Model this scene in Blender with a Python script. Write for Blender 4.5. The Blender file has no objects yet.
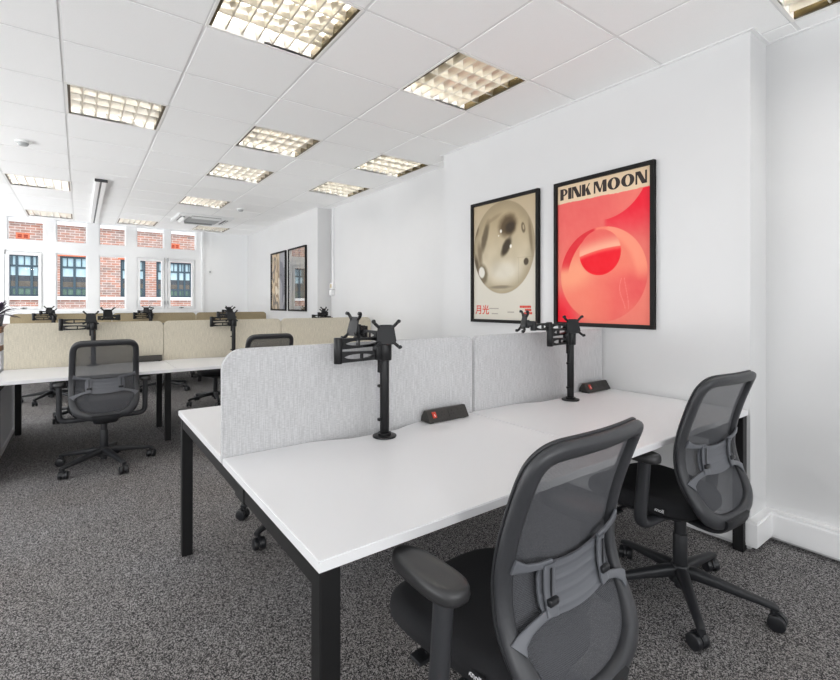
import bpy, bmesh, math, random
from mathutils import Vector, Matrix
PI = math.pi
random.seed(7)
C = bpy.context.scene.collection
HC = 1.285          # camera height
CH = 2.72           # ceiling height
DT = 0.73           # desk top height

# ------------------------------------------------------------------ materials
def new_mat(name):
    m = bpy.data.materials.new(name); m.use_nodes = True
    nt = m.node_tree; b = nt.nodes['Principled BSDF']
    return m, nt, b
def L(nt, a, b): nt.links.new(a, b)
def lin(c):
    return tuple(((x/255)/12.92 if x/255 <= .04045 else ((x/255+.055)/1.055)**2.4) for x in c) + (1,)
def mat(name, col, rough=.5, metal=0, spec=.5, noise=0, nscale=40, bump=0, bscale=200, coords='Object', stretch=None):
    m, nt, b = new_mat(name)
    c = lin(col)
    b.inputs['Base Color'].default_value = c
    b.inputs['Roughness'].default_value = rough
    b.inputs['Metallic'].default_value = metal
    b.inputs['Specular IOR Level'].default_value = spec
    tc = nt.nodes.new('ShaderNodeTexCoord')
    mp = nt.nodes.new('ShaderNodeMapping'); L(nt, tc.outputs[coords], mp.inputs[0])
    if stretch: mp.inputs['Scale'].default_value = stretch
    if noise:
        n = nt.nodes.new('ShaderNodeTexNoise'); n.inputs['Scale'].default_value = nscale; n.inputs['Detail'].default_value = 4
        L(nt, mp.outputs[0], n.inputs['Vector'])
        r = nt.nodes.new('ShaderNodeValToRGB')
        r.color_ramp.elements[0].position = .3; r.color_ramp.elements[1].position = .7
        r.color_ramp.elements[0].color = tuple(x*(1-noise) for x in c[:3])+(1,)
        r.color_ramp.elements[1].color = tuple(min(1, x*(1+noise)) for x in c[:3])+(1,)
        L(nt, n.outputs['Fac'], r.inputs[0]); L(nt, r.outputs[0], b.inputs['Base Color'])
    if bump:
        n2 = nt.nodes.new('ShaderNodeTexNoise'); n2.inputs['Scale'].default_value = bscale
        L(nt, mp.outputs[0], n2.inputs['Vector'])
        bp = nt.nodes.new('ShaderNodeBump'); bp.inputs['Strength'].default_value = bump; bp.inputs['Distance'].default_value = .002
        L(nt, n2.outputs['Fac'], bp.inputs['Height']); L(nt, bp.outputs[0], b.inputs['Normal'])
    return m
M = {}
M['wall'] = mat('wall_paint', (217,217,217), .42, spec=.4, noise=.012, nscale=3, bump=.05, bscale=90)
M['ceil'] = mat('ceiling_tile', (250,250,249), .9, noise=.015, nscale=160)
M['tbar'] = mat('ceiling_grid', (232,232,231), .6)
M['trim'] = mat('white_trim', (240,240,240), .4)
M['winframe'] = mat('window_paint', (242,243,244), .35)
M['white_top'] = mat('white_laminate', (230,230,231), .33, spec=.45)
M['edge'] = mat('white_edge', (230,230,231), .4)
M['black_metal'] = mat('black_powder_coat', (18,18,19), .45, spec=.35, bump=.1, bscale=600)
M['arm_black'] = mat('arm_black', (13,13,15), .36, spec=.35)
M['plate_black'] = mat('plate_black', (18,19,22), .4, spec=.35)
M['plastic'] = mat('chair_plastic', (50,51,54), .42, bump=.08, bscale=900)
M['plastic_dark'] = mat('chair_plastic_dark', (33,34,37), .45, bump=.08, bscale=900)
M['lumbar'] = mat('lumbar_plastic', (94,96,101), .42)
M['pad'] = mat('arm_pad', (45,45,46), .36, bump=.15, bscale=500)
M['seat'] = mat('seat_fabric', (27,27,30), .9, noise=.2, nscale=600, bump=.3, bscale=700)
M['caster'] = mat('caster_black', (30,31,34), .35)
M['chrome'] = mat('chrome', (190,190,195), .2, metal=1)
M['label_white'] = mat('label_white', (238,238,240), .6)
M['frame_black'] = mat('picture_frame', (13,10,9), .55, spec=.25)
M['wood'] = mat('shelf_wood', (112,80,56), .5, noise=.25, nscale=8, stretch=(1,12,1))
M['cab_white'] = mat('cabinet_white', (236,237,240), .4)
M['leaf'] = mat('leaf_dark', (74,62,82), .5, noise=.4, nscale=30)
M['pot'] = mat('pot_grey', (90,92,96), .6)
M['hub'] = mat('hub_black', (44,42,39), .45)
M['socket'] = mat('socket_black', (24,24,24), .5)
M['red_switch'] = mat('red_switch', (196,60,40), .4)
M['ac'] = mat('ac_white', (236,237,236), .45)
M['ac_grille'] = mat('ac_grille', (176,178,178), .5)
M['dark_gap'] = mat('dark_metal', (70,70,72), .4, metal=.5)
M['conduit'] = mat('conduit_white', (238,238,239), .5)
M['beige_plastic'] = mat('beige_plastic', (206,190,160), .5)
M['bronze'] = mat('aged_brass', (90,78,52), .3, metal=.8)
M['alu'] = mat('louvre_aluminium', (242,237,226), .28, metal=1)
M['alu_white'] = mat('louvre_housing', (242,241,237), .4)
M['band'] = mat('stone_band', (236,236,236), .7)
M['bframe'] = mat('blue_grey_frame', (60,80,92), .45)
M['vent'] = mat('terracotta_vent', (206,116,84), .7)
M['vent_dark'] = mat('terracotta_dark', (150,58,40), .8)

def carpet():
    m, nt, b = new_mat('grey_carpet')
    tc = nt.nodes.new('ShaderNodeTexCoord')
    vo = nt.nodes.new('ShaderNodeTexVoronoi'); vo.inputs['Scale'].default_value = 300
    L(nt, tc.outputs['Object'], vo.inputs['Vector'])
    bw = nt.nodes.new('ShaderNodeRGBToBW'); L(nt, vo.outputs['Color'], bw.inputs[0])
    n = nt.nodes.new('ShaderNodeTexNoise'); n.inputs['Scale'].default_value = 75; n.inputs['Detail'].default_value = 2
    L(nt, tc.outputs['Object'], n.inputs['Vector'])
    av = nt.nodes.new('ShaderNodeMath'); av.operation = 'MULTIPLY_ADD'; av.inputs[1].default_value = .28; L(nt, n.outputs['Fac'], av.inputs[0]); 
    hf = nt.nodes.new('ShaderNodeMath'); hf.operation = 'MULTIPLY'; hf.inputs[1].default_value = .72; L(nt, bw.outputs[0], hf.inputs[0]); L(nt, hf.outputs[0], av.inputs[2])
    r = nt.nodes.new('ShaderNodeValToRGB'); e = r.color_ramp.elements
    e[0].position = .32; e[0].color = lin((48,48,50)); e[1].position = .66; e[1].color = lin((172,170,170))
    e2 = r.color_ramp.elements.new(.5); e2.color = lin((94,92,92))
    L(nt, av.outputs[0], r.inputs[0])
    n2 = nt.nodes.new('ShaderNodeTexNoise'); n2.inputs['Scale'].default_value = 1.1; n2.inputs['Detail'].default_value = 3
    L(nt, tc.outputs['Object'], n2.inputs['Vector'])
    r2 = nt.nodes.new('ShaderNodeValToRGB'); r2.color_ramp.elements[0].color = (.9,.87,.84,1); r2.color_ramp.elements[1].color = (1,1,1,1)
    r2.color_ramp.elements[0].position = .35; r2.color_ramp.elements[1].position = .65
    L(nt, n2.outputs['Fac'], r2.inputs[0])
    mx = nt.nodes.new('ShaderNodeMix'); mx.data_type = 'RGBA'; mx.blend_type = 'MULTIPLY'; mx.inputs[0].default_value = 1
    L(nt, r.outputs[0], mx.inputs[6]); L(nt, r2.outputs[0], mx.inputs[7]); L(nt, mx.outputs[2], b.inputs['Base Color'])
    b.inputs['Roughness'].default_value = .95; b.inputs['Specular IOR Level'].default_value = .15
    bp = nt.nodes.new('ShaderNodeBump'); bp.inputs['Strength'].default_value = .25; bp.inputs['Distance'].default_value = .003
    L(nt, av.outputs[0], bp.inputs['Height']); L(nt, bp.outputs[0], b.inputs['Normal'])
    return m
M['carpet'] = carpet()

def linen(name, col):
    m, nt, b = new_mat(name)
    tc = nt.nodes.new('ShaderNodeTexCoord')
    out = []
    for sc in ((300, 300, 14), (60, 60, 420)):
        mp = nt.nodes.new('ShaderNodeMapping'); mp.inputs['Scale'].default_value = sc
        L(nt, tc.outputs['Object'], mp.inputs[0])
        n = nt.nodes.new('ShaderNodeTexNoise'); n.inputs['Scale'].default_value = 1; n.inputs['Detail'].default_value = 2
        L(nt, mp.outputs[0], n.inputs['Vector']); out.append(n)
    ad = nt.nodes.new('ShaderNodeMath'); ad.operation = 'ADD'
    L(nt, out[0].outputs['Fac'], ad.inputs[0]); L(nt, out[1].outputs['Fac'], ad.inputs[1])
    r = nt.nodes.new('ShaderNodeValToRGB'); c = lin(col)
    r.color_ramp.elements[0].position = .68; r.color_ramp.elements[1].position = .93
    mr = nt.nodes.new('ShaderNodeMath'); mr.operation = 'MULTIPLY'; mr.inputs[1].default_value = .8
    L(nt, ad.outputs[0], mr.inputs[0])
    r.color_ramp.elements[0].color = tuple(x*.84 for x in c[:3])+(1,); r.color_ramp.elements[1].color = tuple(min(1,x*1.08) for x in c[:3])+(1,)
    L(nt, mr.outputs[0], r.inputs[0]); L(nt, r.outputs[0], b.inputs['Base Color'])
    b.inputs['Roughness'].default_value = .95; b.inputs['Specular IOR Level'].default_value = .1
    return m
M['linen_grey'] = linen('linen_light_grey', (197,197,198))
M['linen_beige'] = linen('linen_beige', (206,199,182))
M['linen_taupe'] = linen('linen_taupe', (164,150,122))  # same beige linen, with the backlit shade put into its colour

def mesh_fabric():
    m, nt, b = new_mat('chair_mesh')
    b.inputs['Base Color'].default_value = lin((74,75,79)); b.inputs['Roughness'].default_value = .8
    tr = nt.nodes.new('ShaderNodeBsdfTransparent'); tr.inputs[0].default_value = (.9,.9,.9,1)
    tc = nt.nodes.new('ShaderNodeTexCoord')
    w1 = nt.nodes.new('ShaderNodeTexWave'); w1.bands_direction = 'X'; w1.inputs['Scale'].default_value = 95
    w2 = nt.nodes.new('ShaderNodeTexWave'); w2.bands_direction = 'Z'; w2.inputs['Scale'].default_value = 95
    L(nt, tc.outputs['Object'], w1.inputs[0]); L(nt, tc.outputs['Object'], w2.inputs[0])
    mm = nt.nodes.new('ShaderNodeMath'); mm.operation = 'MULTIPLY'
    L(nt, w1.outputs['Fac'], mm.inputs[0]); L(nt, w2.outputs['Fac'], mm.inputs[1])
    ma = nt.nodes.new('ShaderNodeMath'); ma.operation = 'MULTIPLY_ADD'; ma.inputs[1].default_value = -.24; ma.inputs[2].default_value = .84
    L(nt, mm.outputs[0], ma.inputs[0])
    mx = nt.nodes.new('ShaderNodeMixShader'); L(nt, ma.outputs[0], mx.inputs[0])
    L(nt, tr.outputs[0], mx.inputs[1]); L(nt, b.outputs[0], mx.inputs[2])
    L(nt, mx.outputs[0], nt.nodes['Material Output'].inputs[0])
    return m
M['mesh'] = mesh_fabric()

def glass(name, refl=.06, tint=(1,1,1,1), fres=True):
    m, nt, b = new_mat(name)
    nt.nodes.remove(b)
    tr = nt.nodes.new('ShaderNodeBsdfTransparent'); tr.inputs[0].default_value = tint
    gl = nt.nodes.new('ShaderNodeBsdfGlossy'); gl.inputs['Roughness'].default_value = .02
    fr = nt.nodes.new('ShaderNodeFresnel'); fr.inputs[0].default_value = 1.45
    mx = nt.nodes.new('ShaderNodeMixShader'); ge = nt.nodes.new('ShaderNodeNewGeometry'); fb = nt.nodes.new('ShaderNodeMath'); fb.operation = 'SUBTRACT'; fb.inputs[0].default_value = 1; L(nt, ge.outputs['Backfacing'], fb.inputs[1])
    mu = nt.nodes.new('ShaderNodeMath'); mu.operation = 'MULTIPLY'; L(nt, fb.outputs[0], mu.inputs[0]); mu.inputs[1].default_value = refl; L(nt, mu.outputs[0], mx.inputs[0])
    if fres:
        ad = nt.nodes.new('ShaderNodeMath'); ad.operation = 'ADD'; ad.inputs[1].default_value = refl; ad.use_clamp = True
        L(nt, fr.outputs[0], ad.inputs[0]); L(nt, ad.outputs[0], mu.inputs[1])
    L(nt, tr.outputs[0], mx.inputs[1]); L(nt, gl.outputs[0], mx.inputs[2])
    L(nt, mx.outputs[0], nt.nodes['Material Output'].inputs[0])
    return m
M['glass'] = glass('window_glass', .006, fres=False)
M['picture_glass'] = glass('picture_glass', .0)
M['mirror_glass'] = glass('dark_picture_glass', .38)

def emit(name, col, s):
    m, nt, b = new_mat(name)
    b.inputs['Base Color'].default_value = lin(col); b.inputs['Emission Color'].default_value = lin(col); b.inputs['Emission Strength'].default_value = s
    return m
M['tube'] = emit('fluorescent_tube', (255,250,243), 15)

def brick():
    m, nt, b = new_mat('red_brick')
    tc = nt.nodes.new('ShaderNodeTexCoord'); mp = nt.nodes.new('ShaderNodeMapping')
    mp.inputs['Rotation'].default_value = (PI/2, 0, 0)
    L(nt, tc.outputs['Object'], mp.inputs[0])
    bt = nt.nodes.new('ShaderNodeTexBrick'); bt.inputs['Scale'].default_value = 1
    bt.inputs['Brick Width'].default_value = .34; bt.inputs['Row Height'].default_value = .115; bt.inputs['Mortar Size'].default_value = .012
    bt.inputs['Color1'].default_value = lin((182,130,112)); bt.inputs['Color2'].default_value = lin((152,132,126)); bt.inputs['Mortar'].default_value = lin((204,194,188))
    bt.inputs['Bias'].default_value = 0
    L(nt, mp.outputs[0], bt.inputs['Vector'])
    n = nt.nodes.new('ShaderNodeTexNoise'); n.inputs['Scale'].default_value = 2.6; L(nt, mp.outputs[0], n.inputs['Vector'])
    mx = nt.nodes.new('ShaderNodeMix'); mx.data_type = 'RGBA'; mx.blend_type = 'OVERLAY'; mx.inputs[0].default_value = .45
    L(nt, bt.outputs['Color'], mx.inputs[6]); L(nt, n.outputs['Fac'], mx.inputs[7])
    L(nt, mx.outputs[2], b.inputs['Base Color']); b.inputs['Roughness'].default_value = .9
    return m
M['brick'] = brick()

def pane_mat():                      # glazing: pale blind over the upper half, dim room and dark reflections painted below
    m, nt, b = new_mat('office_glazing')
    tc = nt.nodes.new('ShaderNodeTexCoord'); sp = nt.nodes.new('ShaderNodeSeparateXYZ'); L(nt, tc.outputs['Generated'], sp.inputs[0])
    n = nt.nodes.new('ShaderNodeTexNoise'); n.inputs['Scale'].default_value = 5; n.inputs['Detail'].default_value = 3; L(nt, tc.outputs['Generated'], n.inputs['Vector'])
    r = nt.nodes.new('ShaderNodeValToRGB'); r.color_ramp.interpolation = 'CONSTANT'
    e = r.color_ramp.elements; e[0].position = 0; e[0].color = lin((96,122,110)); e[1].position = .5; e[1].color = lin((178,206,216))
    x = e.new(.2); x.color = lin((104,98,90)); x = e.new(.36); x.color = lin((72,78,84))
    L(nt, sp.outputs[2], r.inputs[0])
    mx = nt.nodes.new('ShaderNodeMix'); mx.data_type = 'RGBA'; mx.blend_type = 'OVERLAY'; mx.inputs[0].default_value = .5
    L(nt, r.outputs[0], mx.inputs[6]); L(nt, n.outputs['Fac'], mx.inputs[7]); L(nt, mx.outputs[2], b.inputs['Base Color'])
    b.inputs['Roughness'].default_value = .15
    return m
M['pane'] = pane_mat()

# ------------------------------------------------------------------ printed artwork (colours per vertex, a printed surface)
import numpy as np
def vcol_mat(name):
    m, nt, b = new_mat(name); a = nt.nodes.new('ShaderNodeVertexColor'); a.layer_name = 'ink'
    L(nt, a.outputs['Color'], b.inputs['Base Color']); b.inputs['Roughness'].default_value = .6; b.inputs['Specular IOR Level'].default_value = .25
    return m
M['print'] = vcol_mat('poster_print')
def sst(v, a, b): t = np.clip((v-a)/(b-a), 0, 1); return t*t*(3-2*t)
def mixc(c, f, col): 
    return c*(1-f[..., None])+np.array(col, float)*f[..., None]
def ell(x, y, cx, cy, ax, ay, rot=0):
    dx, dy = x-cx, y-cy; c, q = math.cos(rot), math.sin(rot)
    return np.sqrt(((dx*c+dy*q)/ax)**2+((dy*c-dx*q)/ay)**2)
def cloud(x, y, f, seed):
    rs = np.random.RandomState(seed); v = 0
    for k in range(9):
        a = rs.uniform(0, 2*PI); p = rs.uniform(0, 2*PI); q = f*(1+.45*k)
        v = v+np.sin(q*(x*math.cos(a)+y*math.sin(a))+p+1.3*np.sin(q*.6*(y*math.cos(a)-x*math.sin(a))+p*2))/(1+.35*k)
    return v/4
def full(x, col): return np.ones(x.shape+(3,))*np.array(col, float)
def pink_art(x, y):
    gx, gy = x/.683, y/.983
    c = full(x, (238,124,108)); c = mixc(c, sst(gy, .2, .8), (234,100,96))
    c = mixc(c, 1-sst(ell(x, y, 0, .02, .26, .30), .1, 1), (240,22,44))
    ur = sst(ell(x, y, .36, 1.01, 1, 1), .315, .319)*sst(x, .36, .40)
    c = mixc(c, ur*sst(y, .50, .80), (238,26,50)); 
    ul = (1-sst(ell(x, y, .36, 1.01, 1, 1), .315, .319))*sst(x, .3, .68)
    c = mixc(c, ul*.7, (244,132,116))
    db = ell(x, y, .345, .33, 1, 1); inb = 1-sst(db, .316, .320)
    big = full(x, (243,128,106)); big = mixc(big, sst(gx, .0, .5)*(1-sst(gx, .5, 1))*0+1-sst(ell(x, y, .12, .34, .30, .16, .3), .2, 1), (248,158,124))
    big = mixc(big, sst(gx, .3, .9)*(1-sst(y, .26, .40)), (232,88,86)); big = mixc(big, sst(gx, .62, 1)*(1-sst(y, .02, .2)), (244,140,114))
    c = mixc(c, inb, big)
    cl = inb*sst(ell(x, y, .43, .30, 1, 1), .342, .346)*(1-sst(x, .28, .32))*sst(y, .34, .44)
    c = mixc(c, cl*.95, (224,34,48))
    cr = inb*sst(ell(x, y, .27, .30, 1, 1), .30, .345)*sst(x, .37, .41)*sst(y, .25, .4)
    c = mixc(c, cr, (250,150,122))
    ini = 1-sst(ell(x, y, .335, .478, 1, 1), .152, .156)
    hor = .495+.16*(x-.335)-.5*(x-.335)**2; up = y-hor
    inner = mixc(full(x, (250,178,148)), sst(up, 0, .11), (236,100,92)); low = mixc(full(x, (244,96,84)), sst(-up, 0, .035), (238,14,34))
    inner = mixc(inner, 1-sst(up, -.004, .004), np.array((0,0,0))) + low*(1-sst(up, -.004, .004))[..., None]
    c = mixc(c, ini, inner)
    t = np.clip(cloud(x, y, 40, 3)*.5+.35, 0, 1)*.14; c = mixc(c, t, (250,160,140))
    scr = ((np.abs(x-.50-.02*np.sin(y*20)) < .003) | (np.abs(x-.525-.015*np.sin(y*14)) < .0025)) & (y < .30) & (y > .10)
    c = mixc(c, scr*.35, (250,170,150))
    edge = .855+.004*cloud(x, x*0, 60, 5)
    return mixc(c, sst(y, edge-.002, edge+.002), (230,204,172))
def moon_art(x, y):
    gy = y/.98
    c = mixc(full(x, (216,211,198)), sst(gy, .3, 1), (192,174,144))
    d = ell(x, y, .342, .600, 1, 1.12); ins = 1-sst(d, .338, .346)
    k = full(x, (208,196,170)); k = mixc(k, sst(y, .45, .85), (182,164,132)); k = mixc(k, sst(d, .24, .345)*.55, (146,132,106))
    k = mixc(k, 1-sst(ell(x, y, .36, .40, .24, .11), .3, 1.1), (218,211,194))
    k = mixc(k, np.clip(cloud(x, y, 13, 11)*.6+.2, 0, 1)*.35, (144,130,104))
    def blob(cx, cy, ax, ay, rot, col, a=.6, b=1.15, f=1.0):
        nonlocal k
        k = mixc(k, (1-sst(ell(x, y, cx, cy, ax, ay, rot)+.10*cloud(x, y, 30, 4), a, b))*f, col)
    blob(.40, .775, .115, .105, .25, (92,76,54), .45, 1.15); blob(.43, .755, .07, .06, .2, (62,50,36), .4, 1.1)
    blob(.385, .60, .045, .10, -.6, (66,56,42), .5, 1.15)
    blob(.135, .70, .040, .165, -.30, (98,86,66), .4, 1.2, .9); blob(.075, .56, .035, .13, .1, (118,104,82), .3, 1.2, .8)
    blob(.035, .47, .03, .10, .15, (92,80,62), .4, 1.2, .9); blob(.03, .76, .03, .07, -.4, (112,98,76), .4, 1.2, .8)
    blob(.565, .735, .022, .045, .2, (112,98,76), .7, 1.1); blob(.568, .738, .009, .024, .2, (176,162,134), .7, 1.1)
    blob(.64, .66, .02, .16, .12, (130,114,90), .4, 1.2, .8)
    blob(.595, .465, .026, .030, 0, (76,66,52), .7, 1.15)
    blob(.105, .385, .075, .10, .2, (120,108,86), .6, 1.1); blob(.10, .405, .040, .055, .2, (226,222,212), .7, 1.05)
    blob(.32, .272, .14, .016, 0, (128,118,100), .4, 1.2, .8); blob(.24, .85, .12, .02, .35, (150,134,106), .3, 1.2, .7)
    for (a, b, r) in ((.325, .735, .013), (.435, .60, .014), (.30, .70, .006)): blob(a, b, r, r*1.3, 0, (242,238,228), .6, 1.1)
    ln = (np.abs(x-.52) < .0022)*(y < .50)*(y > .30) + (np.abs(y-.50) < .0022)*(x > .50)
    k = mixc(k, np.clip(ln, 0, 1)*.25, (120,108,90))
    return mixc(c, ins, k)
def swirl_art(x, y):
    v = cloud(x*1.0, y*.55, 8, 21); c = full(x, (226,214,192))
    c = mixc(c, sst(v, -.35, -.33), (150,122,88)); c = mixc(c, sst(v, -.1, -.08), (204,182,146)); c = mixc(c, sst(v, .15, .17), (112,98,86)); c = mixc(c, sst(v, .38, .40), (188,164,128))
    c = mixc(c, sst(x, .38, .42), (150,150,158)); return mixc(c, (sst(v, -.05, -.03))*sst(x, .38, .42), (104,104,116))  # bluish right-hand strip: glass reflection painted into the print
def dark_art(x, y):
    v = cloud(x, y*.6, 9, 33); c = full(x, (104,98,92)); c = mixc(c, sst(v, 0, .03), (150,140,120)); return mixc(c, sst(x, .48, .5), (170,156,130))
def art_mesh(name, Wd, Ht, fn, parent, nx=190):
    ny = int(nx*Ht/Wd); X, Y = np.meshgrid(np.linspace(0, Wd, nx), np.linspace(0, Ht, ny))
    col = np.clip(fn(X, Y), 0, 255)/255; col = np.where(col <= .04045, col/12.92, ((col+.055)/1.055)**2.4)
    n = nx*ny; V = np.stack([X.ravel(), Y.ravel(), np.full(n, .004)], 1)
    idx = np.arange(n).reshape(ny, nx); F = np.stack([idx[:-1, :-1].ravel(), idx[:-1, 1:].ravel(), idx[1:, 1:].ravel(), idx[1:, :-1].ravel()], 1)
    B = [(0, 0, 0), (Wd, 0, 0), (Wd, Ht, 0), (0, Ht, 0)]; k = [0, nx-1, n-1, n-nx]
    V = np.concatenate([V, np.array(B)]); fs = F.tolist()+[[n+3, n+2, n+1, n]]
    me = bpy.data.meshes.new(name); me.from_pydata(V.tolist(), [], fs)
    at = me.color_attributes.new('ink', 'FLOAT_COLOR', 'POINT'); q = np.ones((n+4, 4)); q[:n, :3] = col.reshape(-1, 3)
    at.data.foreach_set('color', q.ravel()); me.materials.append(M['print'])
    o = bpy.data.objects.new(name, me); C.objects.link(o); o.parent = parent
    return o
M['ink'] = mat('dark_brown_ink', (38,22,18), .6)
M['red_ink'] = mat('red_ink', (214,60,40), .6)
M['grey_ink'] = mat('grey_ink', (172,164,152), .6)

# ------------------------------------------------------------------ mesh helpers
def nb(): return bmesh.new()
def box(bm, x0, x1, y0, y1, z0, z1, bev=0, mtx=None):
    t = bmesh.new()
    bmesh.ops.create_cube(t, size=1)
    for v in t.verts: v.co = Vector((x0+(v.co.x+.5)*(x1-x0), y0+(v.co.y+.5)*(y1-y0), z0+(v.co.z+.5)*(z1-z0)))
    if bev: bmesh.ops.bevel(t, geom=t.edges[:], offset=bev, segments=2, profile=.5, affect='EDGES')
    join(bm, t, mtx)
def join(bm, t, mtx=None):
    if mtx: bmesh.ops.transform(t, matrix=mtx, verts=t.verts)
    me = bpy.data.meshes.new('tmp'); t.to_mesh(me); t.free(); bm.from_mesh(me); bpy.data.meshes.remove(me)
def cyl(bm, c, r, h, axis='Z', n=24, r2=None, bev=0):
    t = bmesh.new()
    bmesh.ops.create_cone(t, cap_ends=True, segments=n, radius1=r, radius2=r if r2 is None else r2, depth=h)
    if bev:
        ed = [e for e in t.edges if len(e.link_faces) == 2 and any(len(f.verts) > 4 for f in e.link_faces)]
        bmesh.ops.bevel(t, geom=ed, offset=bev, segments=2, profile=.5, affect='EDGES')
    if axis == 'X': bmesh.ops.rotate(t, matrix=Matrix.Rotation(PI/2, 3, 'Y'), verts=t.verts)
    if axis == 'Y': bmesh.ops.rotate(t, matrix=Matrix.Rotation(PI/2, 3, 'X'), verts=t.verts)
    bmesh.ops.translate(t, vec=Vector(c), verts=t.verts)
    join(bm, t)
def rings(bm, rs, closed=False, cap=True):
    vs = [[bm.verts.new(p) for p in r] for r in rs]
    n = len(vs[0]); m = len(vs)
    for i in range(m if closed else m-1):
        a, b = vs[i], vs[(i+1) % m]
        for j in range(n): bm.faces.new((a[j], a[(j+1) % n], b[(j+1) % n], b[j]))
    if cap and not closed:
        bm.faces.new(vs[0][::-1]); bm.faces.new(vs[-1])
def sgp(v, p): return math.copysign(abs(v)**p, v)
def sweep(bm, pts, A, B, a, b, closed=False, n=12, e=2.0, cap=True):
    rs = []
    for i, p in enumerate(pts):
        ai = a[i] if isinstance(a, (list, tuple)) else a
        bi = b[i] if isinstance(b, (list, tuple)) else b
        Ai = A[i] if isinstance(A, list) else A
        Bi = B[i] if isinstance(B, list) else B
        rs.append([Vector(p)+Vector(Ai)*ai*sgp(math.cos(2*PI*k/n+PI/n), 2/e)+Vector(Bi)*bi*sgp(math.sin(2*PI*k/n+PI/n), 2/e) for k in range(n)])
    rings(bm, rs, closed, cap)
def tube(bm, pts, r, n=10, side=None, r2=None, e=2.0):      # sweep with automatic frames
    pts = [Vector(p) for p in pts]; A = []; B = []
    up = Vector(side) if side else Vector((0, 0, 1))
    for i in range(len(pts)):
        t = (pts[min(i+1, len(pts)-1)]-pts[max(i-1, 0)]).normalized()
        u = up - t*up.dot(t)
        if u.length < 1e-3: u = Vector((1, 0, 0)) - t*t.x
        u.normalize(); A.append(t.cross(u)); B.append(u)
    sweep(bm, pts, A, B, r, r2 if r2 is not None else r, n=n, e=e)
def crom(pts, k=6, closed=False):
    out = []; n = len(pts)
    P = [Vector(p) for p in pts]
    for i in range(n if closed else n-1):
        g = (lambda j: P[j % n]) if closed else (lambda j: P[max(0, min(n-1, j))])
        p0, p1, p2, p3 = g(i-1), g(i), g(i+1), g(i+2)
        for s in range(k):
            t = s/k
            out.append(.5*((2*p1)+(p2-p0)*t+(2*p0-5*p1+4*p2-p3)*t*t+(3*p1-p0-3*p2+p3)*t**3))
    if not closed: out.append(P[-1])
    return out
def prism(bm, poly, y0, y1, plane='XZ'):                    # polygon (a, b) extruded along the third axis
    def mk(a, b, c): return {'XZ': (a, c, b), 'XY': (a, b, c), 'YZ': (c, a, b)}[plane]
    A = [bm.verts.new(mk(a, b, y0)) for a, b in poly]; B = [bm.verts.new(mk(a, b, y1)) for a, b in poly]
    n = len(poly)
    bm.faces.new(A[::-1]); bm.faces.new(B)
    for i in range(n): bm.faces.new((A[i], A[(i+1) % n], B[(i+1) % n], B[i]))
def obj(name, bm, m, parent=None, smooth=False, kind=None, angle=40):
    bmesh.ops.recalc_face_normals(bm, faces=bm.faces)
    me = bpy.data.meshes.new(name); bm.to_mesh(me); bm.free()
    for mm in (m if isinstance(m, list) else [m]): me.materials.append(M[mm] if isinstance(mm, str) else mm)
    if smooth:
        for p in me.polygons: p.use_smooth = True
        me.set_sharp_from_angle(angle=math.radians(angle))
    o = bpy.data.objects.new(name, me); C.objects.link(o)
    if parent: o.parent = parent
    if kind: o['kind'] = kind
    return o
def thing(name, label, cat, loc=(0, 0, 0), rz=0, group=None):
    o = bpy.data.objects.new(name, None); C.objects.link(o); o.empty_display_size = .1
    o.location = loc; o.rotation_euler = (0, 0, rz); tag(o, label, cat, group)
    return o
def tag(o, label, cat, group=None):
    o['label'] = label; o['category'] = cat
    if group: o['group'] = group
    return o
def dup(root, loc, rz, label, group=None, name=None):
    def cp(o, parent):
        c = o.copy(); C.objects.link(c)
        if parent: c.parent = parent
        for ch in list(o.children): cp(ch, c)
        return c
    r = cp(root, None); r.location = loc; r.rotation_euler = (0, 0, rz); r['label'] = label
    if group: r['group'] = group
    return r
def text_mesh(name, txt, size, m, parent, loc, rot, ext=.0004, offset=0, sx=1):
    cu = bpy.data.curves.new(name, 'FONT'); cu.body = txt; cu.size = size; cu.extrude = ext; cu.offset = offset
    t = bpy.data.objects.new('tmp_text', cu); C.objects.link(t)
    dg = bpy.context.evaluated_depsgraph_get()
    me = bpy.data.meshes.new_from_object(t.evaluated_get(dg)); bpy.data.objects.remove(t)
    me.materials.clear(); me.materials.append(M[m])
    o = bpy.data.objects.new(name, me); C.objects.link(o); o.parent = parent
    o.location = loc; o.rotation_euler = rot; o.scale = (sx, 1, 1)
    return o

# ------------------------------------------------------------------ room shell
XP, XR = 2.83, 3.06          # pilaster face, recessed wall face
YB, YF = -2.4, 9.95           # wall behind the camera, window wall
XL = -3.6
bm = nb(); box(bm, XL, 3.3, YB, YF+.3, -.1, 0); obj('floor', bm, 'carpet', kind='structure')

X0, Y0, T = .52, 2.573, .6
LIGHTS = [(0,-1),(2,-1),(1,2),(1,4),(3,2),(3,4),(-1,2),(-2,7),(1,7),(-2,11),(0,11),(2,11),(3,-4)]
ACC = {(1,9),(2,9),(1,10),(2,10)}
bm = nb()
for i in range(-7, 5):
    for j in range(-9, 13):
        if (i, j) in LIGHTS: continue
        xa, xb = X0+T*i, min(X0+T*(i+1), 3.1); ya, yb = max(Y0+T*j, YB), min(Y0+T*(j+1), YF+.05)
        if yb-ya < .05: continue
        g = .009
        box(bm, xa+g, xb-g, ya+g, yb-g, CH, CH+.012)
obj('ceiling', bm, 'ceil', kind='structure')
bm = nb()
for i in range(-7, 5): box(bm, X0+T*i-.011, X0+T*i+.011, YB, YF, CH+.003, CH+.03)
for j in range(-8, 13): box(bm, XL, 3.08, Y0+T*j-.011, Y0+T*j+.011, CH+.0032, CH+.0302)
obj('trim_1', bm, 'tbar', kind='structure')
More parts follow.
